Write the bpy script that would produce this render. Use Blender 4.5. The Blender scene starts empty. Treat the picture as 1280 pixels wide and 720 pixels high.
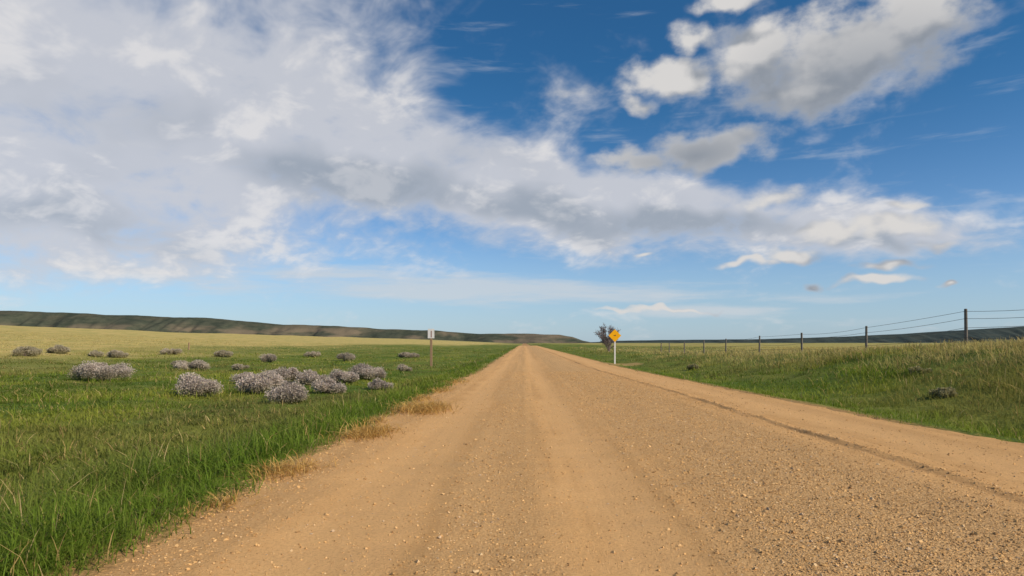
import bpy, math, random
import numpy as np
from mathutils import Vector
rng = np.random.default_rng(11)
random.seed(5)
scene = bpy.context.scene
COL = scene.collection
FPX, HX, HY, CAMH = 800.0, 655.0, 428.0, 1.3      # focal length in photo pixels, vanishing point, eye height

# ------------------------------------------------------------------ helpers
def tag(o, label=None, cat=None, group=None, kind=None):
    if label: o['label'] = label
    if cat: o['category'] = cat
    if group: o['group'] = group
    if kind: o['kind'] = kind
    return o
def empty(name, loc):
    o = bpy.data.objects.new(name, None); COL.objects.link(o); o.location = loc; o.empty_display_size = .1
    return o
def mesh_np(name, V, faces, mat, parent=None, col=None, smooth=False):
    """V (n,3); faces: list of int arrays (m,k)"""
    V = np.asarray(V, dtype=np.float32)
    me = bpy.data.meshes.new(name)
    me.vertices.add(len(V)); me.vertices.foreach_set('co', V.ravel())
    loops = np.concatenate([f.ravel() for f in faces]).astype(np.int32)
    tot = np.concatenate([np.full(len(f), f.shape[1]) for f in faces]).astype(np.int32)
    start = np.concatenate([[0], np.cumsum(tot)[:-1]]).astype(np.int32)
    me.loops.add(len(loops)); me.loops.foreach_set('vertex_index', loops)
    me.polygons.add(len(tot)); me.polygons.foreach_set('loop_start', start); me.polygons.foreach_set('loop_total', tot)
    me.polygons.foreach_set('use_smooth', np.full(len(tot), bool(smooth)))
    me.update(calc_edges=True)
    if col is not None:
        a = me.color_attributes.new('col', 'FLOAT_COLOR', 'POINT')
        c4 = np.ones((len(V), 4), dtype=np.float32); c4[:, :3] = col
        a.data.foreach_set('color', c4.ravel())
    me.validate()
    me.materials.append(mat)
    o = bpy.data.objects.new(name, me); COL.objects.link(o)
    if parent: o.parent = parent
    return o
def grid_faces(nu, nv):
    i = np.arange(nu-1)[:, None]*nv + np.arange(nv-1)[None, :]
    i = i.ravel()
    return np.stack([i, i+nv, i+nv+1, i+1], 1)
def ss(a, b, x):
    t = np.clip((x-a)/(b-a), 0, 1); return t*t*(3-2*t)
def _h(i, j):
    v = np.sin(i*127.1 + j*311.7)*43758.5453
    return v - np.floor(v)
def vn(x, y):
    x = np.asarray(x, float); y = np.asarray(y, float)
    i = np.floor(x); j = np.floor(y); f = x-i; g = y-j
    f = f*f*(3-2*f); g = g*g*(3-2*g)
    return (_h(i, j)*(1-f)+_h(i+1, j)*f)*(1-g) + (_h(i, j+1)*(1-f)+_h(i+1, j+1)*f)*g
def fbm(x, y, o=4):
    s = 0; a = .5; t = 0
    for k in range(o):
        s = s + a*vn(x+17.3*k, y+9.1*k); t += a; a *= .5; x = x*2.03; y = y*2.03
    return s/t
class MB:
    def __init__(s): s.v = []; s.f = {}
    def face(s, *idx): s.f.setdefault(len(idx), []).append(idx)
    def box(s, c, d, bev=0):
        """box with chamfered vertical outline"""
        x, y, z = c; a, b, h = d[0]/2, d[1]/2, d[2]/2
        if bev <= 0: ring = [(-a,-b),(a,-b),(a,b),(-a,b)]
        else:
            e = bev; ring = [(-a+e,-b),(a-e,-b),(a,-b+e),(a,b-e),(a-e,b),(-a+e,b),(-a,b-e),(-a,-b+e)]
        n = len(ring); i0 = len(s.v)
        for zz in (-h, h):
            for p in ring: s.v.append((x+p[0], y+p[1], z+zz))
        for k in range(n): s.face(i0+k, i0+(k+1) % n, i0+n+(k+1) % n, i0+n+k)
        s.face(*[i0+n-1-k for k in range(n)]); s.face(*[i0+n+k for k in range(n)])
    def tube(s, pts, rad, n=6, cap=True):
        pts = [Vector(p) for p in pts]; i0 = len(s.v); m = len(pts)
        if not hasattr(rad, '__len__'): rad = [rad]*m
        for k, p in enumerate(pts):
            t = (pts[min(k+1, m-1)]-pts[max(k-1, 0)]).normalized()
            a = t.orthogonal().normalized() if abs(t.z) < .9 else t.cross(Vector((0, 1, 0))).normalized()
            if abs(t.z) < .9: a = t.cross(Vector((0, 0, 1))).normalized()
            b = t.cross(a)
            for q in range(n):
                w = 2*math.pi*q/n
                s.v.append(tuple(p + a*(math.cos(w)*rad[k]) + b*(math.sin(w)*rad[k])))
        for k in range(m-1):
            for q in range(n):
                s.face(i0+k*n+q, i0+k*n+(q+1) % n, i0+(k+1)*n+(q+1) % n, i0+(k+1)*n+q)
        if cap:
            s.face(*[i0+n-1-q for q in range(n)]); s.face(*[i0+(m-1)*n+q for q in range(n)])
    def prism(s, poly, y0, y1):
        """outline (x,z) extruded from y0 to y1"""
        n = len(poly); i0 = len(s.v)
        for y in (y0, y1):
            for p in poly: s.v.append((p[0], y, p[1]))
        for k in range(n): s.face(i0+k, i0+(k+1) % n, i0+n+(k+1) % n, i0+n+k)
        s.face(*[i0+n-1-k for k in range(n)]); s.face(*[i0+n+k for k in range(n)])
    def build(s, name, mat, parent=None, smooth=False):
        return mesh_np(name, np.array(s.v), [np.array(v) for v in s.f.values()], mat, parent, smooth=smooth)

# ------------------------------------------------------------------ materials
class NT:
    def __init__(s, nt): s.t = nt; s.n = nt.nodes; s.n.clear()
    def new(s, typ, **kw):
        n = s.n.new(typ)
        for k, v in kw.items(): setattr(n, k, v)
        return n
    def put(s, sock, v):
        if hasattr(v, 'is_linked'): s.t.links.new(v, sock)
        elif hasattr(v, '__len__') and len(v) == 3 and sock.type == 'RGBA': sock.default_value = (*v, 1)
        else: sock.default_value = v
    def math(s, op, a, b=0.0, c=0.0, clamp=False):
        n = s.new('ShaderNodeMath', operation=op, use_clamp=clamp)
        for i, v in enumerate((a, b, c)): s.put(n.inputs[i], v)
        return n.outputs[0]
    def mix(s, f, a, b, mode='MIX'):
        n = s.new('ShaderNodeMix', data_type='RGBA', blend_type=mode)
        s.put(n.inputs[0], f); s.put(n.inputs[6], a); s.put(n.inputs[7], b)
        return n.outputs[2]
    def smooth(s, x, a, b, lo=0., hi=1.):
        n = s.new('ShaderNodeMapRange', interpolation_type='SMOOTHSTEP')
        s.put(n.inputs[0], x)
        for i, v in enumerate((a, b, lo, hi)): s.put(n.inputs[i+1], v)
        return n.outputs[0]
    def noise(s, vec, scale, detail=4, rough=.55, dist=0, dim='3D'):
        n = s.new('ShaderNodeTexNoise', noise_dimensions=dim)
        s.put(n.inputs['Vector'], vec); n.inputs['Scale'].default_value = scale
        n.inputs['Detail'].default_value = detail; n.inputs['Roughness'].default_value = rough
        n.inputs['Distortion'].default_value = dist
        return n
    def mapping(s, vec, loc=(0,0,0), rot=(0,0,0), sc=(1,1,1), typ='POINT'):
        n = s.new('ShaderNodeMapping', vector_type=typ); s.put(n.inputs[0], vec)
        n.inputs[1].default_value = loc; n.inputs[2].default_value = rot; n.inputs[3].default_value = sc
        return n.outputs[0]
def material(name):
    m = bpy.data.materials.new(name); m.use_nodes = True
    return m, NT(m.node_tree)
def finish(t, color, rough=.8, bump=None, bstr=.3, bdist=.02, trans=0, spec=.3, metal=0):
    p = t.new('ShaderNodeBsdfPrincipled'); t.put(p.inputs['Base Color'], color); t.put(p.inputs['Roughness'], rough)
    p.inputs['Specular IOR Level'].default_value = spec; p.inputs['Metallic'].default_value = metal
    if bump is not None:
        b = t.new('ShaderNodeBump'); t.put(b.inputs['Height'], bump); b.inputs['Strength'].default_value = bstr
        b.inputs['Distance'].default_value = bdist; t.t.links.new(b.outputs[0], p.inputs['Normal'])
    out = t.new('ShaderNodeOutputMaterial'); sh = p.outputs[0]
    if trans:
        tr = t.new('ShaderNodeBsdfTranslucent'); t.put(tr.inputs[0], color)
        mx = t.new('ShaderNodeMixShader'); mx.inputs[0].default_value = trans
        t.t.links.new(sh, mx.inputs[1]); t.t.links.new(tr.outputs[0], mx.inputs[2]); sh = mx.outputs[0]
    t.t.links.new(sh, out.inputs[0])
def attr_mat(name, rough=.7, trans=0., spec=.2, noise=None):
    m, t = material(name)
    a = t.new('ShaderNodeAttribute', attribute_name='col').outputs['Color']
    if noise:
        pos = t.new('ShaderNodeNewGeometry').outputs['Position']
        n = t.noise(pos, noise, 2).outputs[0]
        a = t.mix(1.0, a, t.mix(n, (.6,.6,.6), (1.35,1.35,1.35)), 'MULTIPLY')
    finish(t, a, rough, trans=trans, spec=spec)
    return m
M_GRASS = attr_mat('grass_blades', .6, .42, .12)
M_SAGE = attr_mat('sage_leaves', .9, .3, .03)
M_STONE = attr_mat('gravel_stones', .9, 0, .12, noise=120)
def plain(name, c, rough=.7, c2=None, scale=8, stretch=(1,1,1), bstr=.2, metal=0, spec=.3):
    m, t = material(name)
    pos = t.new('ShaderNodeTexCoord').outputs['Object']
    n = t.noise(t.mapping(pos, sc=stretch), scale, 5, .6).outputs[0]
    c2 = c2 or tuple(x*.7 for x in c)
    finish(t, t.mix(t.smooth(n, .3, .7), c, c2), rough, n, bstr, .01, metal=metal, spec=spec)
    return m
M_POST = plain('weathered_wood', (.23,.195,.165), .9, (.12,.10,.085), 14, (6,6,.7), .6)
M_SIGNPOST = plain('brown_wood', (.34,.22,.13), .85, (.22,.135,.08), 14, (6,6,.7), .5)
M_WIRE = plain('rusty_wire', (.12,.105,.095), .6, (.06,.05,.045), 5, metal=.3)
M_WHITE = plain('white_paint', (.72,.69,.68), .6, (.64,.60,.59), 5, bstr=.05, spec=.1)
M_RED = plain('faded_red_paint', (.26,.11,.09), .6, (.24,.13,.11), 5, bstr=.03, spec=.1)
M_PALEPOST = plain('white_post_paint', (.74,.72,.68), .55, (.6,.58,.55), 5, bstr=.05)
M_YELLOW = plain('yellow_sign_face', (.88,.43,.012), .6, (.82,.38,.01), 4, bstr=.03, spec=.08)
M_BLACK = plain('faded_sign_ink', (.16,.075,.02), .6)
M_BACK = plain('bare_aluminium', (.35,.36,.37), .6, metal=.3)
M_TWIG = plain('grey_twigs', (.25,.185,.17), .9, (.17,.125,.115), 10)
M_STEM = plain('sage_stems', (.22,.17,.14), .9, (.13,.095,.08), 12)

# ------------------------------------------------------------------ terrain
LE, RE = -2.5, 6.3
def left_edge(y): return LE + .26*(fbm(y/1.6, y*0+3.1, 3)-.5)*2
def right_edge(y): return RE + .15*(fbm(y/1.9, y*0+8.7, 3)-.5)*2 + .45*ss(12, 7, y)
def road_z(y): return -.3*ss(0, 45, y) - 1.6*ss(310, 460, y)
HYK = [-60, 16, 23, 30, 36, 43, 50, 57, 65, 100, 200, 600, 8000]
HZK = [1.2, 1.2, 1.1, .80, .60, .42, .32, .16, .08, -.12, -.4, -1., -1.5]
def in_path(x, y): return ss(2.4, 1.5, np.abs(y-48.0-.03*(x-6)))*ss(5.5, 6.5, x)*ss(10, 7.5, x)
def ground_z(x, y):
    x = np.asarray(x, float); y = np.asarray(y, float)
    base = road_z(y)
    le, re = left_edge(y), right_edge(y)
    dl = le - x; dr = x - re
    zl = base - .18*ss(.2, 2.6, dl) + .10*ss(3, 8, dl)
    r = np.maximum(dl-13, 0); r = r*r/(r+14)
    zl = zl + .043*np.minimum(r, 285) - .012*np.clip(r-285, 0, 500)
    s = ss(.9, 9.5, dr)
    zr = base*(1-s) + np.interp(y, HYK, HZK)*s - .10*ss(.1, .9, dr)*(1-ss(1.2, 3, dr))
    off = ss(0, 1.2, np.maximum(dl, dr))
    far = 1+np.clip(np.hypot(x, y)-60, 0, 400)/60
    nz = (.22*(fbm(x/6+5, y/6, 3)-.5) + .20*(fbm(x/1.3, y/1.3+4, 2)-.5) + .35*far*(fbm(x/60+2, y/60+7, 3)-.5)*ss(20, 90, np.hypot(x, y)))
    z = np.where(x < 2, zl, zr) + off*nz*(1-.8*in_path(x, y))
    inside = np.minimum(-dl, -dr)
    z = z - .09*ss(.0, .45, inside) + .03*(fbm(x/.35, y/.35, 2)-.5)*ss(-1, 0, inside)
    return z
def hit(px, py):
    u = (px-HX)/FPX; v = (HY-py)/FPX
    Y = np.geomspace(2.5, 3000, 6000)
    d = (CAMH+v*Y) - ground_z(u*Y, Y)
    k = np.argmax(d < 0) if (d < 0).any() else len(Y)-1
    y = Y[k]; return float(u*y), float(y), float(ground_z(u*y, y))

xs = np.concatenate([-np.geomspace(14, 7000, 150)[::-1], np.linspace(-14, -4, 70)[1:], np.linspace(-4, -1.5, 50)[1:], np.linspace(-1.5, 5.2, 14)[1:],
                     np.linspace(5.2, 7.8, 50)[1:], np.linspace(7.8, 22, 80)[1:], np.geomspace(22, 7000, 140)[1:]])
ys = np.concatenate([np.linspace(-40, 1, 40), np.linspace(1, 14, 150)[1:], np.geomspace(14, 60, 180)[1:], np.geomspace(60, 9000, 230)[1:]])
GX, GY = np.meshgrid(xs, ys, indexing='ij')
GZ = ground_z(GX, GY)
m, t = material('meadow_ground')
pos = t.new('ShaderNodeNewGeometry').outputs['Position']
sp = t.new('ShaderNodeSeparateXYZ'); t.put(sp.inputs[0], pos); X, Y = sp.outputs[0], sp.outputs[1]
n_big = t.noise(t.mapping(pos, sc=(.02, .012, 0)), 1, 4, .6, dim='2D').outputs[0]
n_mid = t.noise(t.mapping(pos, sc=(.25, .12, 0)), 1, 4, .65, dim='2D').outputs[0]
n_fine = t.noise(pos, 9, 4, .7, dim='2D').outputs[0]
green = t.mix(t.smooth(n_mid, .35, .65), (.10, .155, .021), (.21, .22, .043))
green = t.mix(t.smooth(n_fine, .3, .75, 0, .5), green, (.065, .085, .016))
gold = t.mix(t.smooth(n_mid, .35, .65), (.58, .43, .16), (.37, .32, .10))
negx = t.math('MULTIPLY', X, -1)
gl = t.math('ADD', negx, t.math('MULTIPLY', t.math('SUBTRACT', n_big, .5), 90))
goldf = t.smooth(gl, 28, 56)
gr = t.math('ADD', t.math('SUBTRACT', X, 14), t.math('MULTIPLY', t.math('SUBTRACT', n_big, .5), 120))
goldr = t.smooth(gr, 12, 60, 0, .65)
far = t.math('MULTIPLY', t.smooth(Y, 350, 900), t.smooth(n_big, .42, .6))
gf = t.math('MAXIMUM', t.math('MAXIMUM', goldf, goldr), t.math('MULTIPLY', far, .6))
gf = t.math('MULTIPLY', gf, t.smooth(n_mid, .2, .48, .5, 1))
c = t.mix(gf, green, gold)
veryfar = t.smooth(Y, 1100, 2600)
c = t.mix(veryfar, c, (.15, .17, .09))
# bare dirt shoulder beside the road
dl = t.math('SUBTRACT', LE, X); dr = t.math('SUBTRACT', X, RE)
de = t.math('ADD', t.math('MAXIMUM', dl, dr), t.math('MULTIPLY', t.math('SUBTRACT', n_fine, .5), .8))
dirt = t.mix(n_fine, (.48, .275, .112), (.30, .178, .078))
c = t.mix(t.smooth(de, .35, -.1), c, dirt)
finish(t, c, .95, n_fine, .5, .08, spec=.1)
g = mesh_np('ground', np.stack([GX, GY, GZ], -1).reshape(-1, 3), [grid_faces(len(xs), len(ys))], m, smooth=True)
tag(g, 'green and golden prairie ground on both sides of the gravel road', 'ground', kind='structure')

# ------------------------------------------------------------------ road
us = np.concatenate([[0, .006, .013, .02, .03], np.linspace(.04, .72, 84), np.linspace(.72, .80, 30)[1:], np.linspace(.80, .96, 22)[1:], [.97, .98, .987, .994, 1]])
ry = [-4.0]
while ry[-1] < 460: ry.append(ry[-1] + max(.05, .008*ry[-1]))
ry = np.array(ry)
U, RY = np.meshgrid(us, ry, indexing='ij')
L = left_edge(RY)-.28; R = right_edge(RY)+.28
RX = L + (R-L)*U
def berm_x(y): return 4.25+.14*(fbm(y/3, y*0+1, 2)-.5)
def road_surf(x, y):
    fade = 1/(1+np.maximum(y, 0)/60)
    rut = -.026*np.exp(-((x+1.25)/.42)**2) - .024*np.exp(-((x-.72)/.42)**2) - .012*np.exp(-((x-5.2)/.6)**2) + .016*np.exp(-((x-2.4)/.9)**2)
    bx = berm_x(y)
    wr = .026*np.exp(-((x-bx)/.06)**2)*(.1+1.5*fbm(y/.5, x*3, 3)) - .016*np.exp(-((x-bx+.12)/.05)**2)*(1.8*np.maximum(fbm(y/.7+5, x*0, 2)-.25, 0))
    return road_z(y) + rut + wr + .022*(fbm(x/.7, y/1.1, 3)-.5) + .011*(fbm(x/.12, y/.12, 2)-.5)*fade + .018*(fbm(x/1.3+3, y/.32, 2)-.5)
edge = np.minimum(RX-L, R-RX)
RZ = road_surf(RX, RY) - .20*ss(.34, 0, edge)
m, t = material('gravel_road')
pos = t.new('ShaderNodeNewGeometry').outputs['Position']
sp = t.new('ShaderNodeSeparateXYZ'); t.put(sp.inputs[0], pos); X, Y = sp.outputs[0], sp.outputs[1]
lane = t.noise(t.mapping(pos, sc=(2.2, .045, 0)), 1, 4, .6, dim='2D').outputs[0]
patch = t.noise(t.mapping(pos, sc=(.9, .5, 0)), 1, 5, .7, dim='2D').outputs[0]
xw = t.math('ADD', X, t.math('MULTIPLY', t.math('SUBTRACT', patch, .5), 1.2))
def bandn(c0, w):
    d = t.math('ABSOLUTE', t.math('SUBTRACT', xw, c0)); return t.smooth(d, w, w*.3)
gravel = t.math('MAXIMUM', t.math('MULTIPLY', bandn(2.6, 1.9), .85), t.math('MULTIPLY', bandn(-.25, .7), .5))
gravel = t.math('MAXIMUM', gravel, t.math('MULTIPLY', bandn(-2.2, .6), .42))
gravel = t.math('MAXIMUM', gravel, .16)
vor = t.new('ShaderNodeTexVoronoi', voronoi_dimensions='2D'); t.put(vor.inputs['Vector'], pos); vor.inputs['Scale'].default_value = 54
vor2 = t.new('ShaderNodeTexVoronoi', voronoi_dimensions='2D'); t.put(vor2.inputs['Vector'], pos); vor2.inputs['Scale'].default_value = 115
fine = t.noise(pos, 38, 5, .78, dim='2D').outputs[0]
dirt = t.mix(t.smooth(lane, .38, .62), (.70, .395, .160), (.54, .30, .118))
track = t.math('MAXIMUM', t.math('MAXIMUM', bandn(-1.25, .55), bandn(.72, .5)), bandn(5.2, .8))
dirt = t.mix(t.math('MULTIPLY', track, .6), dirt, (.75, .44, .192))
dirt = t.mix(t.smooth(patch, .3, .7, 0, .45), dirt, (.70, .415, .178))
dirt = t.mix(t.smooth(fine, .45, .70, 0, .56), dirt, (.40, .212, .078))
bw = t.new('ShaderNodeRGBToBW'); t.put(bw.inputs[0], vor.outputs['Color'])
stone = t.mix(bw.outputs[0], (.36, .208, .088), (.76, .485, .23))
stone = t.mix(t.smooth(vor.outputs['Distance'], .35, .8, 0, .66), stone, (.25, .135, .056))
c = t.mix(t.math('MULTIPLY', gravel, .9), dirt, stone)
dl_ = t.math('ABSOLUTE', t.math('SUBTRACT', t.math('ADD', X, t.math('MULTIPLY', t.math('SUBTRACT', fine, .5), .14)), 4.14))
berm_shade = t.math('MULTIPLY', t.smooth(dl_, .10, .01, 0, .5), t.smooth(patch, .35, .55, .25, 1))  # shade along the berm's left side, painted into the road colour as a broken line
c = t.mix(berm_shade, c, (.28, .16, .072))
hgt = t.math('ADD', t.math('MULTIPLY', t.math('SUBTRACT', 1, vor.outputs['Distance']), t.math('ADD', t.math('MULTIPLY', gravel, .75), .05)),
             t.math('MULTIPLY', t.math('SUBTRACT', 1, vor2.outputs['Distance']), .3))
hgt = t.math('ADD', hgt, t.math('MULTIPLY', fine, .8))
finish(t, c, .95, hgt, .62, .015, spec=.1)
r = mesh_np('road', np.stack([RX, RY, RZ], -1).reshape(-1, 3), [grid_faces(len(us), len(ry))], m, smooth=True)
tag(r, 'straight tan gravel road running to the horizon', 'road', kind='structure')

# short apron of a field approach on the right
px_ = np.linspace(5.6, 9.5, 50); py_ = np.linspace(-2.0, 2.0, 26)
PX, PY = np.meshgrid(px_, py_, indexing='ij'); PYY = 48+.03*(PX-6)+PY*(1+.8*ss(9, 6, PX))
PZ = ground_z(PX, PYY)+.05*ss(2.0, 1.3, np.abs(PY))*ss(9.5, 8, PX)-.025
m, t = material('dirt_track')
pos = t.new('ShaderNodeNewGeometry').outputs['Position']
n1 = t.noise(pos, 2.5, 4, .7, dim='2D').outputs[0]
finish(t, t.mix(n1, (.40, .25, .10), (.26, .21, .065)), .95, n1, .4, .05, spec=.1)
p = mesh_np('path', np.stack([PX, PYY, PZ], -1).reshape(-1, 3), [grid_faces(50, 26)], m, smooth=True)
tag(p, 'short worn dirt apron at the right road edge by the yellow sign', 'track', kind='structure')

# ------------------------------------------------------------------ gravel stones
def stones(n):
    y = np.exp(rng.uniform(np.log(2.3), np.log(34), n))
    x = rng.uniform(-2.7, 6.4, n)
    wgt = .11 + .9*np.exp(-((x-2.6)/1.4)**4) + .42*np.exp(-((x+.25)/.42)**2) + .33*np.exp(-((x+2.3)/.4)**2) + .8*np.exp(-((x-4.25)/.12)**2)
    wgt *= .3 + 1.25*fbm(x/.9, y/2.2, 3)
    k = rng.random(n) < np.clip(wgt, 0, 1)
    x, y = x[k], y[k]; n = len(x)
    s = np.exp(rng.normal(np.log(.0045), .40, n))*(1+y/30)
    big = rng.random(n) < .009; s[big] *= 1.9
    s = np.clip(s, .0025, .020)
    o = np.array([[1,0,0],[0,1,0],[-1,0,0],[0,-1,0],[.1,0,.75],[0,.1,-.6],[.6,.6,.45],[-.65,-.55,.4]], float)
    tri = np.array([[0,6,4],[6,1,4],[1,2,4],[2,7,4],[7,3,4],[3,0,4],[0,1,6],[2,3,7],[1,0,5],[2,1,5],[3,2,5],[0,3,5]])
    P = o[None]*(1+rng.uniform(-.3, .3, (n, 8, 3)))*s[:, None, None]*rng.uniform(.75, 1.3, (n, 1, 3))
    a = rng.uniform(0, 6.28, n); ca, sa = np.cos(a)[:, None], np.sin(a)[:, None]
    PX = P[:, :, 0]*ca-P[:, :, 1]*sa; PY = P[:, :, 0]*sa+P[:, :, 1]*ca
    z = road_surf(x, y)+s*.12
    V = np.stack([PX+x[:, None], PY+y[:, None], P[:, :, 2]+z[:, None]], -1).reshape(-1, 3)
    F = (tri[None]+8*np.arange(n)[:, None, None]).reshape(-1, 3)
    pal = np.array([[.60,.355,.145],[.64,.40,.18],[.50,.29,.118],[.66,.46,.25],[.50,.35,.215],[.40,.225,.092]])
    c = pal[rng.choice(6, n, p=[.33,.25,.23,.05,.07,.07])]*rng.uniform(.82, 1.1, (n, 1))
    return V, F, np.repeat(c, 8, 0)
V, F, c = stones(220000)
o = mesh_np('gravel', V, [F], M_STONE, col=c)
tag(o, 'loose tan and grey gravel stones scattered on the road', 'gravel', kind='stuff')

# ------------------------------------------------------------------ grass
def blades(x, y, z, h, w, yaw, lean, c, tipc):
    n = len(x)
    d = np.stack([np.cos(yaw), np.sin(yaw)], 1)
    wy = yaw + np.pi/2 + rng.uniform(-.8, .8, n)
    wd = np.stack([np.cos(wy), np.sin(wy)], 1)
    T = [0, .45, .8, 1.0]; W = [.8, 1, .6, 0]
    V = np.zeros((n, 7, 3)); C = np.zeros((n, 7, 3)); k = 0
    for tt, ww in zip(T, W):
        off = d*(lean*h*tt**1.9)[:, None]
        zz = z-.03 + h*(tt-.35*np.minimum(lean, 1.4)*tt*tt)
        cc = c*(.8+.2*tt)*(1-tt*.5)+tipc*tt*.5
        for sgn in ((-1, 1) if ww > 0 else (0,)):
            V[:, k, 0] = x+off[:, 0]+sgn*wd[:, 0]*w*ww/2
            V[:, k, 1] = y+off[:, 1]+sgn*wd[:, 1]*w*ww/2
            V[:, k, 2] = zz; C[:, k] = cc; k += 1
    b = 7*np.arange(n)[:, None]
    q = np.concatenate([b+np.array([[0,1,3,2]]), b+np.array([[2,3,5,4]])]); tr = b+np.array([[4,5,6]])
    return V.reshape(-1, 3), [q, tr], C.reshape(-1, 3)
GREEN = np.array([[.165,.24,.020],[.205,.275,.028],[.125,.20,.018],[.27,.30,.045],[.20,.225,.035]])
DRY = np.array([[.58,.41,.16],[.50,.35,.125],[.66,.50,.23]])
def field(side, n, per=9):
    nt = n//per
    y = np.exp(rng.uniform(np.log(1.9), np.log(190), nt))
    u = rng.uniform(0, 1.0, nt)*(-1 if side < 0 else 1)
    x = u*y
    if side < 0: x = np.where(y < 6, -rng.uniform(2, 7, nt), x)
    if side > 0:
        x = np.where(y < 7, rng.uniform(6, 11, nt), x)
    e = (left_edge(y)-x) if side < 0 else (x-right_edge(y))
    k = (e > -.08+.4*(fbm(x/.5, y/.5, 2)-.4)) & (in_path(x, y) < .3) & (rng.random(nt) < .45+.55*ss(0, .4, e))
    x, y, e = x[k], y[k], e[k]; nt = len(x)
    sp = np.repeat(np.stack([x, y, e], 1), per, 0)
    rad = .045+.006*sp[:, 1]
    bx = sp[:, 0]+rng.normal(0, 1, len(sp))*rad; by = sp[:, 1]+rng.normal(0, 1, len(sp))*rad*1.2
    be = (left_edge(by)-bx) if side < 0 else (bx-right_edge(by))
    big = fbm(bx/5+3, by/7, 3); mid = fbm(bx/1.0, by/1.3, 3); mid2 = fbm(bx/3+9, by/4.5, 4)
    tuft = np.repeat(np.exp(rng.normal(0, .45, nt)), per)
    hh = (.09+.07*ss(0, .5, be)-(.07*ss(.9, 2.6, be) if side < 0 else 0))*(.05+1.2*mid+.8*mid2)*rng.uniform(.6, 1.25, len(sp))*tuft
    if side < 0: hh *= 1-.2*ss(7, 4, by)
    if side > 0: hh *= .75+.85*ss(2, 6.5, be)*(.4+1.2*mid2)
    hh *= 1-.25*ss(25, 70, by)
    hh = np.clip(hh, .04, .38)
    w = (.0034+.00062*by)*rng.uniform(.7, 1.3, len(sp))
    if side < 0: w = w*(1+.2*ss(1, 3, be))
    ty = np.repeat(rng.uniform(0, 6.28, nt), per)
    yaw = ty+rng.normal(0, 1.0, len(sp)); lean = np.abs(rng.normal(.75, .44, len(sp)))
    gi = np.clip((np.repeat(rng.random(nt), per)*5).astype(int), 0, 4)
    c = GREEN[gi]*rng.uniform(.8, 1.2, (len(sp), 1))
    # darker, lighter and tan patches
    dk = ss(.52, .38, mid2)[:, None]*.75
    c = c*(1-dk)+np.array([.080,.135,.017])*dk
    lt = ss(.52, .64, mid2)[:, None]*.6
    c = c*(1-lt)+np.array([.34,.345,.055])*lt
    br = (ss(.50, .61, big)*ss(.3, 1.5, be))[:, None]*.5
    c = c*(1-br)+np.array([.23,.185,.07])*br
    # drier, golden with distance from the road
    d = np.abs(bx)
    gd = (ss(24, 50, d+46*(fbm(bx/30, by/60, 2)-.5)) if side < 0 else .88*ss(9.5, 16, d+9*(fbm(bx/2.5, by/5, 3)-.5)))[:, None]
    c = c*(1-gd)+np.array([.58,.48,.18])*gd*rng.uniform(.75, 1.2, (len(sp), 1))
    # greener, denser strip right beside the road
    st = (ss(2.2, .3, be)*.65)[:, None]; c = c*(1-st)+(np.array([.19,.275,.026]) if side > 0 else np.array([.14,.23,.022]))*st*rng.uniform(.75, 1.2, (len(sp), 1))
    if side < 0:
        nr = (ss(14, 4, by)*.5)[:, None]; c = c*(1-nr)+np.array([.115,.20,.020])*nr*rng.uniform(.75, 1.3, (len(sp), 1))
    pd = .03+.05*ss(.7, .1, be)*(fbm(bx/.9, by/1.5, 2) > .55) + (.22*ss(2.5, 9, be) if side > 0 else .035*ss(.5, 2.5, be))
    dry = rng.random(len(sp)) < pd
    c[dry] = DRY[rng.choice(3, dry.sum())]*rng.uniform(.6, 1.1, (dry.sum(), 1)); hh[dry] *= 1.2
    tip = np.where((rng.random(len(sp)) < .25)[:, None], c*.6+np.array([.44,.39,.13])*.4, c*1.1)
    return blades(bx, by, ground_z(bx, by), hh, w, yaw, lean, c, tip)
V, F, c = field(-1, 420000)
o = mesh_np('grass', V, F, M_GRASS, col=c, smooth=True); tag(o, 'lush green grass of the meadow left of the road', 'grass', kind='stuff')
V, F, c = field(1, 270000)
o = mesh_np('grass', V, F, M_GRASS, col=c, smooth=True); tag(o, 'tall mixed green and straw grass on the bank right of the road', 'grass', kind='stuff')
# straw in clumps along the left road edge
yy, ee, hh = [], [], []
for (cy, sy, ce, se, n, h) in [(5.1,.2,-.02,.10,120,.12),(6.5,.22,-.20,.13,420,.18),(9.3,.35,-.26,.15,650,.22),(10.8,.2,-.05,.1,90,.16),(13.0,.55,-.48,.24,1100,.27),(15.4,.4,-.1,.15,140,.2),(18.5,.5,-.1,.15,150,.2),(23,.7,-.1,.2,160,.22)]:
    yy.append(rng.normal(cy, sy, n)); ee.append(rng.normal(ce, se, n)); hh.append(rng.uniform(.5, 1.2, n)*h)
y = np.concatenate(yy); e = np.concatenate(ee); hh = np.concatenate(hh); n = len(y)
x = left_edge(y)-e
SG = np.array([[.62,.38,.11],[.54,.32,.085],[.68,.47,.17]])
V, F, c = blades(x, y, np.maximum(ground_z(x, y), road_surf(x, y)-.05)+.03, hh, .0045+.00055*y, rng.uniform(0, 6.28, n), rng.uniform(.5, 2.0, n),
                 SG[rng.choice(3, n)]*rng.uniform(.8, 1.2, (n, 1)), SG[rng.choice(3, n)]*1.1)
o = mesh_np('dry_grass', V, F, M_GRASS, col=c, smooth=True); tag(o, 'golden dead straw in clumps along the left edge of the road', 'dry grass', kind='stuff')

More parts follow.
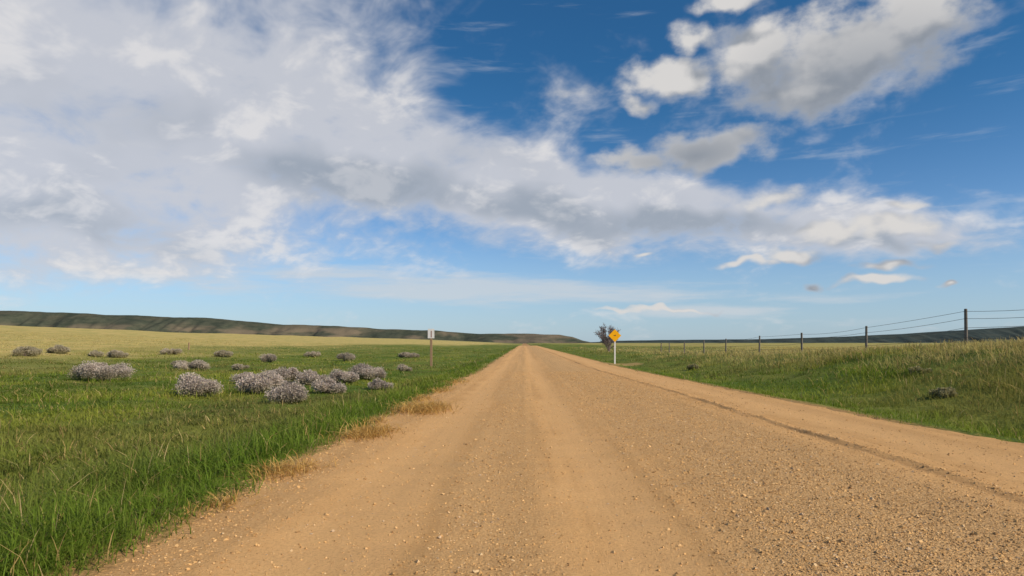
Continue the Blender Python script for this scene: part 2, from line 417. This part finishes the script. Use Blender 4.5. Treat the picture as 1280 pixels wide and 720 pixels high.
# ------------------------------------------------------------------ sagebrush
def sage(px, py, wpx, hpx, label, dark=0., name='sagebrush', cat='bush', group='grey sagebrush in the meadow'):
    x, y, z = hit(px, py-1.0)
    W = 1.0*wpx/FPX*y; H = hpx/FPX*y*1.05
    root = empty(name, (x, y, z-.03)); tag(root, label, cat, group)
    nl = int(np.clip(W*H*20000*(22/y)**1.3, 1000, 18000))
    nb = max(6, int(6+W*6))
    ang = rng.uniform(0, 6.28, nb); rr = np.sqrt(rng.random(nb))*.80
    lx = np.cos(ang)*rr*W/2; ly = np.sin(ang)*rr*W/2*.8
    lz = H*(.64-.42*rr**2)*rng.uniform(.65, 1.2, nb); lr = H*rng.uniform(.18, .36, nb)
    mb = MB()
    for q in range(nb):
        m1 = (lx[q]*.35+rng.normal(0, .02), ly[q]*.35, lz[q]*.4)
        mb.tube([(rng.normal(0, .03), rng.normal(0, .03), -.05), m1, (lx[q], ly[q], lz[q])], [.022, .015, .006], 5)
    mb.build('stem', M_STEM, root)
    i = rng.choice(nb, nl)
    v = rng.normal(0, 1, (nl, 3)); v /= np.linalg.norm(v, axis=1)[:, None]
    rad = rng.random(nl)**.6*rng.uniform(.85, 1.2, nl)
    P = np.stack([lx[i], ly[i], lz[i]], 1)+v*rad[:, None]*lr[i][:, None]*np.array([1.45, 1.2, 1.0])
    P[:, 2] = np.maximum(P[:, 2], .02+.2*H*rng.random(nl))
    ln = rng.uniform(.024, .052, nl)*(.6+y/45); wd = ln*rng.uniform(.28, .46, nl)
    dirv = v*.65+np.array([0, 0, .4])+rng.normal(0, .55, (nl, 3)); dirv /= np.linalg.norm(dirv, axis=1)[:, None]
    sd = np.cross(dirv, rng.normal(0, 1, (nl, 3))); sd /= np.linalg.norm(sd, axis=1)[:, None]
    V = np.stack([P, P+dirv*ln[:, None]*.55+sd*wd[:, None], P+dirv*ln[:, None], P+dirv*ln[:, None]*.55-sd*wd[:, None]], 1).reshape(-1, 3)
    F = np.arange(nl*4).reshape(-1, 4)
    pal = np.array([[.58,.485,.425],[.51,.43,.37],[.64,.545,.48],[.44,.385,.28],[.53,.425,.385]])
    lobe = rng.uniform(.72, 1.14, nb)[i][:, None]
    tone = rng.uniform(.86, 1.06)
    c = pal[rng.choice(5, nl, p=[.38,.28,.14,.12,.08])]*rng.uniform(.92, 1.06, (nl, 1))*lobe*tone
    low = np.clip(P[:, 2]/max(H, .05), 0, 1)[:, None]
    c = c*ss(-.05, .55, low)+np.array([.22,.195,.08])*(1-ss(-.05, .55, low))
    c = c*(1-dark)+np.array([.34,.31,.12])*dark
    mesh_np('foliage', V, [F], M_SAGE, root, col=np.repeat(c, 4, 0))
S = [
 (128,476,80,25,'broad low grey sagebrush standing alone in the grass at far left of the meadow',.05),
 (245,497,52,29,'round grey sagebrush standing apart in the grass, left of the main cluster'),
 (361,506,44,28,'round pale sagebrush at the very front of the cluster, nearest to the camera'),
 (329,493,58,28,'wide bushy sagebrush just left of and behind the frontmost one'),
 (309,481,32,16,'small sagebrush forming the left end of the cluster'),
 (356,479,50,21,'domed sagebrush at the back of the cluster, above the frontmost one'),
 (388,482,38,18,'compact sagebrush in the middle of the cluster, between its left and right halves'),
 (411,493,46,20,'low spreading sagebrush right of the frontmost one in the cluster'),
 (428,481,38,18,'tall narrow sagebrush in the right half of the cluster, behind the low spreading one'),
 (458,475,52,19,'long grey sagebrush at the back right end of the cluster'),
 (474,488,28,14,'small tuft of sagebrush nearest the road at the right front of the cluster'),
 (240,464,44,13,'flat wide sagebrush further back, directly behind the round lone one',.12),
 (72,443,32,11,'small distant sagebrush at the edge of the golden field, above the broad lone one',.35),
 (34,446,34,12,'distant brownish sagebrush closest to the left border of the photo',.4),
 (147,448,28,10,'small distant sagebrush above and right of the broad lone one',.3),
 (120,447,20,8,'tiny distant sagebrush between two others above the broad lone one',.4),
 (432,452,24,10,'single distant sagebrush in the grass behind the right half of the cluster',.15),
 (338,454,24,11,'single distant sagebrush in the grass behind the left half of the cluster',.15),
 (505,465,20,9,'small sagebrush between the cluster and the white sign',.2),
 (214,444,34,8,'low distant sagebrush below the lone post in the golden field',.35),
 (512,448,32,7,'flat distant sagebrush just left of the white sign post',.2),
 (278,447,26,8,'faint low sagebrush between the lone post and the back of the cluster',.35),
 (225,459,22,8,'small sagebrush tuft touching the left end of the flat wide one',.25),
 (300,463,22,8,'small lone scrub between the flat wide sagebrush and the back of the cluster',.3),
 (390,447,24,7,'faint far scrub straight above the middle of the cluster',.3),
]
for a in S: sage(*a)
sage(1181,497,34,13,'weedy grey shrub in the grass of the right bank below the nearest fence post', .75, group=None)
sage(866,463,18,8,'small dull shrub on the right bank to the right of the yellow sign', .75, group=None)
sage(1150,468,26,10,'tawny shrub high on the right bank, just under the wire fence', .8, group=None)

# ------------------------------------------------------------------ wire fence
FX = 16.0
fy = [16.5+6.8*k for k in range(9)]+[74.2]
fr = empty('wire_fence', (FX, fy[0], float(ground_z(FX, fy[0]))))
tag(fr, 'wire fence with weathered wooden posts along the top of the right grass bank', 'fence')
ox, oy, oz = fr.location
tops = []
for k, y in enumerate(fy):
    x = FX+random.uniform(-.12, .12); z = float(ground_z(x, y)); h = 1.28+random.uniform(-.05, .08)
    if k == 1: h = 1.40
    lx, ly = random.uniform(-.03, .03), random.uniform(-.03, .03)
    mb = MB(); rp = .052+random.uniform(-.006, .008)
    pts = [(x-ox, y-oy, z-.4-oz), (x+lx*.5-ox, y-oy+ly*.5, z+h*.5-oz), (x+lx-ox, y+ly-oy, z+h-.02-oz), (x+lx-ox, y+ly-oy, z+h-oz)]
    mb.tube(pts, [rp*1.08, rp, rp*.94, rp*.7], 9)
    mb.build('fence_post', M_POST, fr, smooth=False)
    tops.append((x, y, z, h))
for f in (.25, .5, .74, .93):
    mb = MB(); pts = []
    for k in range(len(tops)-1):
        a, b = tops[k], tops[k+1]
        for q in range(7):
            s = q/7; sag = -.10*4*s*(1-s)*(.6+.4*math.sin(k*3+f*9))
            pts.append((a[0]+(b[0]-a[0])*s-.06-ox, a[1]+(b[1]-a[1])*s-oy, (a[2]+a[3]*f)*(1-s)+(b[2]+b[3]*f)*s+sag-oz))
    b = tops[-1]; pts.append((b[0]-.06-ox, b[1]-oy, b[2]+b[3]*f-oz))
    mb.tube(pts, .0072, 5)
    mb.build('wire', M_WIRE, fr)

# lone post
x, y, z = hit(236, 437)
mb = MB(); H = 9/FPX*y
mb.tube([(0,0,-.3),(.01,0,H*.5),(.03,0,H-.03),(.03,0,H)], [.09,.085,.08,.06], 8)
lp = mb.build('post', M_SIGNPOST); lp.location = (x, y, z)
tag(lp, 'lone wooden post standing far off at the edge of the golden field', 'post')

# ------------------------------------------------------------------ signs
def gz(x, y): return float(ground_z(x, y))
y = 46.; x = (539-HX)/FPX*y; z = gz(x, y)
topz = CAMH+(HY-411)/FPX*y
sg = empty('road_sign', (x, y, z)); tag(sg, 'small white rectangular sign on a brown wooden post in the left verge', 'sign')
mb = MB(); mb.box((0, 0, (topz-z-.06)/2-.2), (.17, .10, topz-z-.06+.4), .012); mb.build('post', M_SIGNPOST, sg)
b = .34; pc = topz-z-b
mb = MB(); e = .008; a = .235
mb.prism([(-a+e,pc-b),(a-e,pc-b),(a,pc-b+e),(a,pc+b-e),(a-e,pc+b),(-a+e,pc+b),(-a,pc+b-e),(-a,pc-b+e)], -.057, -.052)
pan = mb.build('sign_panel', M_WHITE, sg)
mb = MB(); mb.prism([(-.025,pc-.27),(.045,pc-.27),(.045,pc+.20),(-.025,pc+.20)], -.0615, -.0585); mb.build('marking', M_RED, pan)
for dz in (-.305, .29):
    mb = MB(); mb.tube([(0, -.0575, pc+dz), (0, -.065, pc+dz)], .012, 8); mb.build('bolt', M_BACK, sg)

y = 48.; x = (768.5-HX)/FPX*y; z = gz(x, y)
topz = CAMH+(HY-411.5)/FPX*y
sg = empty('road_sign', (x, y, z)); tag(sg, 'yellow diamond warning sign on a white post in the right verge', 'sign')
D = .48; pc = topz-z-D
mb = MB(); mb.box((0, 0, (pc-.1)/2-.2), (.11, .08, pc-.1+.4), .01); mb.build('post', M_PALEPOST, sg)
def dia(s, c=.02):
    return [(-c*.5, pc-s+c*.5), (c*.5, pc-s+c*.5), (s-c*.5, pc-c*.5), (s-c*.5, pc+c*.5), (c*.5, pc+s-c*.5), (-c*.5, pc+s-c*.5), (-s+c*.5, pc+c*.5), (-s+c*.5, pc-c*.5)]
mb = MB(); mb.prism(dia(D), -.048, -.042); pan = mb.build('sign_panel', M_YELLOW, sg)
mb = MB(); mb.prism([(-.09,pc-.02),(.02,pc-.02),(.02,pc-.05),(.09,pc+.01),(.02,pc+.07),(.02,pc+.04),(-.09,pc+.04)], -.052, -.049); mb.build('arrow', M_BLACK, pan)
mb = MB(); mb.tube([(0, -.0485, pc-.26), (0, -.056, pc-.26)], .010, 8); mb.build('bolt', M_BACK, sg)

# ------------------------------------------------------------------ bare tree
y = 96.; x = (761-HX)/FPX*y; z = gz(x, y)
tr = empty('bare_tree', (x, y, z)); tag(tr, 'small leafless grey tree standing behind the yellow sign', 'tree')
trunk = MB(); crown = MB()
def grow(mb, p, d, ln, r, lvl):
    pts = [p]; q = p; dd = d
    for k in range(3):
        dd = (dd+Vector((random.gauss(0, .14), random.gauss(0, .14), random.gauss(.03, .08)))).normalized()
        q = q+dd*ln/3; pts.append(q)
    mb.tube(pts, [r, r*.85, r*.7, r*.5], 6 if lvl < 2 else 3, cap=lvl < 2)
    if lvl >= 5: return
    for k in range(4 if lvl == 0 else random.randint(3, 4)):
        s = pts[random.randint(1, 3)] if k else pts[3]
        nd = (dd+Vector((random.gauss(0, .6), random.gauss(0, .6), random.gauss(0, .3)))).normalized()
        grow(crown, s, nd, ln*random.uniform(.56, .74), max(r*.52, .014), lvl+1)
for k in range(8):
    a = k*.785+.3; grow(trunk, Vector((.1*math.cos(a), .1*math.sin(a), -.15)), Vector((.34*math.cos(a), .34*math.sin(a), 1)).normalized(), 1.5*random.uniform(.75, 1), .075, 0)
cv = np.array(crown.v); zmax = np.percentile(cv[:, 2], 99.5); cx = np.median(cv[:, 0]); wx = np.percentile(np.abs(cv[:, 0]-cx), 97)
f = 3.9/zmax; fx = 1.5/wx
trunk.build('trunk', M_TWIG, tr); crown.build('crown', M_TWIG, tr)
tr.scale = (fx, fx, f); tr.location.x -= cx*fx

# ------------------------------------------------------------------ hills
def hills(name, prof, Y0, Y1, Y2, foot, mat, amp, seed, label):
    u = np.linspace(prof[0][0], prof[-1][0], 520)
    cy = np.interp(u, [p[0] for p in prof], [p[1] for p in prof])
    nv = 46; v = np.linspace(0, 1, nv)
    Xc = (u-HX)/FPX*Y1
    zc = CAMH+(HY-cy)/FPX*Y1
    zc = zc + amp*.15*(fbm(Xc/110+seed, Xc*0, 5)-.5)*np.minimum(zc/40, 1)
    UU, VV = np.meshgrid(np.arange(len(u)), v, indexing='ij')
    XX = Xc[UU]; front = VV < .7; tt = VV/.7
    g1 = np.abs(fbm(XX/130+seed, VV*1.2, 4)*2-1)
    YY = np.where(front, Y0+(Y1-Y0)*tt + 190*(fbm(XX/260+seed+3, XX*0, 3)-.5)*np.sin(np.pi*np.clip(tt, 0, 1)), Y1+(Y2-Y1)*(VV-.7)/.3)
    pf = np.where(front, np.clip(tt, 0, 1)**1.5*.45+.55*ss(.25, 1, tt), 1-.4*ss(.7, 1, VV))
    Zc = zc[UU]
    cut = np.where(front, np.sin(np.pi*np.clip(tt, 0, 1)**1.3)**.8, 0)
    ZZ = foot+(Zc-foot)*np.clip(pf, 0, 1) - cut*(1-np.clip(g1*2.2, 0, 1))*np.maximum(Zc-foot, 0)*.32
    o = mesh_np(name, np.stack([XX, YY, ZZ], -1).reshape(-1, 3), [grid_faces(len(u), nv)], mat, smooth=True)
    tag(o, label, 'hills', kind='structure')
def hill_mat(name, a, b, tan, tf, lowz=None):
    m, t = material(name)
    geo = t.new('ShaderNodeNewGeometry'); pos = geo.outputs['Position']
    n1 = t.noise(t.mapping(pos, sc=(.008, .008, .03)), 1, 4, .6).outputs[0]
    n2 = t.noise(t.mapping(pos, sc=(.03, .03, .06)), 1, 4, .7).outputs[0]
    c = t.mix(t.smooth(n2, .35, .65), a, b)
    f = t.smooth(n1, .44, .64, 0, tf)
    if lowz:
        sp = t.new('ShaderNodeSeparateXYZ'); t.put(sp.inputs[0], pos)
        f = t.math('MULTIPLY', f, t.smooth(sp.outputs[2], lowz[1], lowz[0], .25, 1))
    c = t.mix(f, c, tan)
    finish(t, c, .95, n2, .5, 7, spec=.05)
    return m
MH1 = hill_mat('bluff_slopes', (.046,.056,.040), (.078,.083,.058), (.185,.145,.10), .85, (35, 75))
MH2 = hill_mat('far_ridge', (.034,.050,.050), (.05,.063,.058), (.066,.074,.062), .5)
hills('hills', [(-420,376),(-150,384),(0,387.5),(60,390),(130,392.5),(200,396),(250,397),(300,401),(350,405),(420,406.5),(470,410),(540,413),(600,416.5),(650,417),(700,418.5),(716,421),(728,425.5),(745,429)],
      1750, 2100, 3000, -6, MH1, 60, 1.7, 'long dark eroded bluff on the left horizon')
hills('hills', [(742,429),(770,426),(830,425),(900,424.5),(970,423.5),(1030,422),(1090,419.5),(1150,417),(1210,413),(1280,408),(1400,403),(1700,399)],
      3300, 3800, 5200, -8, MH2, 60, 9.2, 'low dark blue ridge on the right horizon')

# ------------------------------------------------------------------ sky and light
SUN = Vector((.72, -.42, .54)).normalized()
w = bpy.data.worlds.new('World'); scene.world = w; w.use_nodes = True
try: w.cycles.sampling_method = 'NONE'
except Exception: pass
t = NT(w.node_tree)
SKY_STR = .1
sky = t.new('ShaderNodeTexSky', sky_type='NISHITA', sun_disc=False)
sky.sun_elevation = math.asin(SUN.z); sky.sun_rotation = math.atan2(SUN.x, SUN.y)
sky.air_density = 1.0; sky.dust_density = .3; sky.ozone_density = 3.0
dirv = t.new('ShaderNodeTexCoord').outputs['Generated']
sp = t.new('ShaderNodeSeparateXYZ'); t.put(sp.inputs[0], dirv)
az = t.math('ARCTAN2', sp.outputs[0], sp.outputs[1]); el = t.math('ARCSINE', sp.outputs[2])
cb = t.new('ShaderNodeCombineXYZ'); t.put(cb.inputs[0], az); t.put(cb.inputs[1], el)
AE = cb.outputs[0]
def ae(px, py):
    u = (px-HX)/FPX; v = (HY-py)/FPX
    return math.atan(u), math.atan2(v, math.sqrt(1+u*u)), 1/(1+u*u), 1/math.sqrt(1+u*u)
def field_of(vec, blobs, add=False):
    acc = None
    for (cx, cy, rx, ry, ang, st) in blobs:
        a, e, kx, ky = ae(cx, cy)
        mp = t.mapping(vec, (a, e, 0), (0, 0, math.radians(-ang)), (rx/FPX*kx, ry/FPX*ky, 1), 'TEXTURE')
        gr = t.new('ShaderNodeTexGradient', gradient_type='SPHERICAL'); t.put(gr.inputs[0], mp)
        v = t.math('MULTIPLY', gr.outputs['Fac'], st) if st != 1 else gr.outputs['Fac']
        acc = v if acc is None else t.math('ADD' if add else 'MAXIMUM', acc, v)
    return acc
def vadd(a, b):
    n = t.new('ShaderNodeVectorMath', operation='ADD'); t.put(n.inputs[0], a); t.put(n.inputs[1], b); return n.outputs[0]
def vscale(a, s):
    n = t.new('ShaderNodeVectorMath', operation='SCALE'); t.put(n.inputs[0], a); n.inputs['Scale'].default_value = s; return n.outputs[0]
def warp(vec, scale, amt, detail=2):
    n = t.noise(vec, scale, detail, .6, dim='2D')
    return vadd(vec, vscale(vadd(n.outputs['Color'], (-.5, -.5, -.5)), amt))
# --- layered sheet
sheet_blobs = [(60,20,630,265,0,.97),(20,200,480,190,0,.92),(400,10,190,160,0,.45),(380,200,400,130,8,.98),(640,232,330,90,12,1.05),
               (870,268,330,60,7,1.05),(1090,298,220,42,3,1.05),(170,310,420,70,4,.55),(560,90,140,90,0,.10),(715,125,80,36,6,.4)]
AEw = warp(AE, 6, .075, 3)
M1 = t.math('MINIMUM', field_of(AEw, sheet_blobs, True), 1.0)
den = t.math('ADD', t.math('MAXIMUM', sp.outputs[2], 0), .42)
cp = t.new('ShaderNodeCombineXYZ'); t.put(cp.inputs[0], t.math('DIVIDE', sp.outputs[0], den)); t.put(cp.inputs[1], t.math('DIVIDE', sp.outputs[1], den))
PL = t.mapping(warp(cp.outputs[0], 3, .12, 2), rot=(0, 0, .4))
nA = t.noise(PL, 4.6, 5, .52, 0, '2D').outputs[0]
nB = t.noise(t.mapping(PL, (7, 2, 0), (0, 0, .6), (1, 1.2, 1)), 19, 3, .55, 0, '2D').outputs[0]
nn = t.math('ADD', t.math('MULTIPLY', nA, .72), t.math('MULTIPLY', nB, .28))
cs = t.math('ADD', M1, t.math('MULTIPLY', t.math('SUBTRACT', nn, .5), 1.85))
ds = t.smooth(cs, .05, .92)
grey_blobs = [(430,228,215,50,6,1.0),(680,268,200,34,10,1.0),(140,150,260,70,5,.5),(860,290,190,24,6,.95),(330,60,200,60,0,.35),(80,270,260,50,3,.6),(1080,308,150,15,0,.85)]
nC = t.noise(vadd(PL, (3.1, 1.7, 0)), 3.2, 3, .5, 0, '2D').outputs[0]
gsum = t.math('ADD', field_of(AEw, grey_blobs), t.math('MULTIPLY', t.math('SUBTRACT', nC, .5), 1.3))
greyf = t.math('MULTIPLY', t.smooth(cs, .3, 1.0), t.smooth(gsum, .05, .85))
sc_ = t.mix(greyf, (.585, .60, .65), (.36, .40, .46))
sc_ = t.mix(t.math('MULTIPLY', t.smooth(nn, .50, .66), t.math('SUBTRACT', 1, t.math('MULTIPLY', greyf, .6))), sc_, (.755, .74, .74))
# --- long flat streaks low over the horizon
st_blobs = [(590,361,430,24,1,1.0),(420,345,240,18,2,.75),(740,370,280,14,0,.95),(870,387,180,11,0,1.0),(200,345,300,34,2,.65),(1010,372,200,9,0,.5)]
nS = t.noise(t.mapping(AE, sc=(3.2, 30, 1)), 1.6, 5, .6, 0, '2D').outputs[0]
dst = t.smooth(t.math('ADD', field_of(warp(AE, 5, .03, 1), st_blobs), t.math('MULTIPLY', t.math('SUBTRACT', nS, .5), 1.3)), .10, .80, 0, .72)
# --- cumulus
cum = [(1050,72,190,84,-6,1),(1140,22,130,66,-10,1),(955,70,95,60,0,1),(1010,116,115,44,0,.95),(835,97,78,36,4,.95),(802,130,38,17,0,.8),(862,50,52,26,0,.75),(912,2,60,14,0,.8),
       (715,122,60,26,6,.4),(880,188,125,34,-6,.9),(800,200,85,24,4,.75),(1075,284,135,18,2,.8),(990,318,52,13,0,.95),(1090,352,74,10,0,.95),(1112,333,64,9,0,.9),(930,330,48,8,0,.8),
       (1186,358,20,7,0,.85),(805,318,22,6,0,.7),(1125,255,45,9,0,.6),(830,388,110,4,0,.65),(970,247,65,15,0,.7),(1015,356,26,7,0,.75),(1185,300,60,14,0,.6)]
def cumulus(vec, det):
    st = t.mapping(vec, sc=(1, 1.6, 1))
    Mc = field_of(warp(vec, 14, .040, 2), cum)
    n = t.noise(st, 17, det, .55, 0, '2D').outputs[0]
    return Mc, t.math('ADD', Mc, t.math('MULTIPLY', t.math('SUBTRACT', n, .5), 1.05))
Mc, cc = cumulus(AE, 6)
Mo, co = cumulus(vadd(AE, (-.012, .045, 0)), 2)
dc = t.math('MULTIPLY', t.smooth(cc, .06, .64), t.smooth(Mc, .0, .22))
lit = t.smooth(t.math('SUBTRACT', cc, co), -.20, .55)
shade = field_of(AE, [(870,195,190,60,-4,1.0),(1080,95,220,95,0,.85),(1000,130,110,50,0,.7)])
lit = t.math('MULTIPLY', lit, t.math('SUBTRACT', 1, t.math('MULTIPLY', shade, .95, clamp=True)))
thk = t.smooth(cc, .15, .8)
cbase = t.mix(thk, (.46, .485, .535), (.26, .29, .335))
ccol = t.mix(lit, cbase, (.70, .68, .66))
# --- compose; the air near the horizon is a clear pale blue
tint = t.mix(t.smooth(el, .0, .40), (.92, 1.04, 1.28), (.27, .68, .92))
skc = t.mix(1.0, sky.outputs[0], tint, 'MULTIPLY')
def up(c): return t.mix(1.0, c, (1/SKY_STR,)*3, 'MULTIPLY')
skc = t.mix(t.smooth(el, .20, .0, 0, .55), skc, up((.34, .51, .67)))
final = t.mix(dst, skc, up((.60, .64, .68)))
final = t.mix(t.math('MULTIPLY', ds, .92), final, up(sc_))
final = t.mix(t.math('MULTIPLY', dc, .96), final, up(ccol))
bg = t.new('ShaderNodeBackground'); t.put(bg.inputs[0], final); bg.inputs[1].default_value = SKY_STR
out = t.new('ShaderNodeOutputWorld'); t.t.links.new(bg.outputs[0], out.inputs[0])

sl = bpy.data.lights.new('sun', 'SUN'); sl.energy = 5.0; sl.angle = math.radians(.5); sl.color = (1, .88, .69)
so = bpy.data.objects.new('sun', sl); COL.objects.link(so); so.rotation_euler = SUN.to_track_quat('Z', 'Y').to_euler(); so.location = (20, -10, 30)

# ------------------------------------------------------------------ camera
cam = bpy.data.cameras.new('camera'); cam.sensor_width = 36; cam.lens = FPX/1280*36
cam.shift_x = -(HX-640)/1280; cam.shift_y = (HY-360)/1280; cam.clip_start = .05; cam.clip_end = 30000
co_ = bpy.data.objects.new('camera', cam); COL.objects.link(co_); co_.location = (0, 0, CAMH); co_.rotation_euler = (math.radians(90), 0, 0)
scene.camera = co_
scene.view_settings.view_transform = 'Standard'; scene.view_settings.look = 'None'; scene.view_settings.exposure = 0
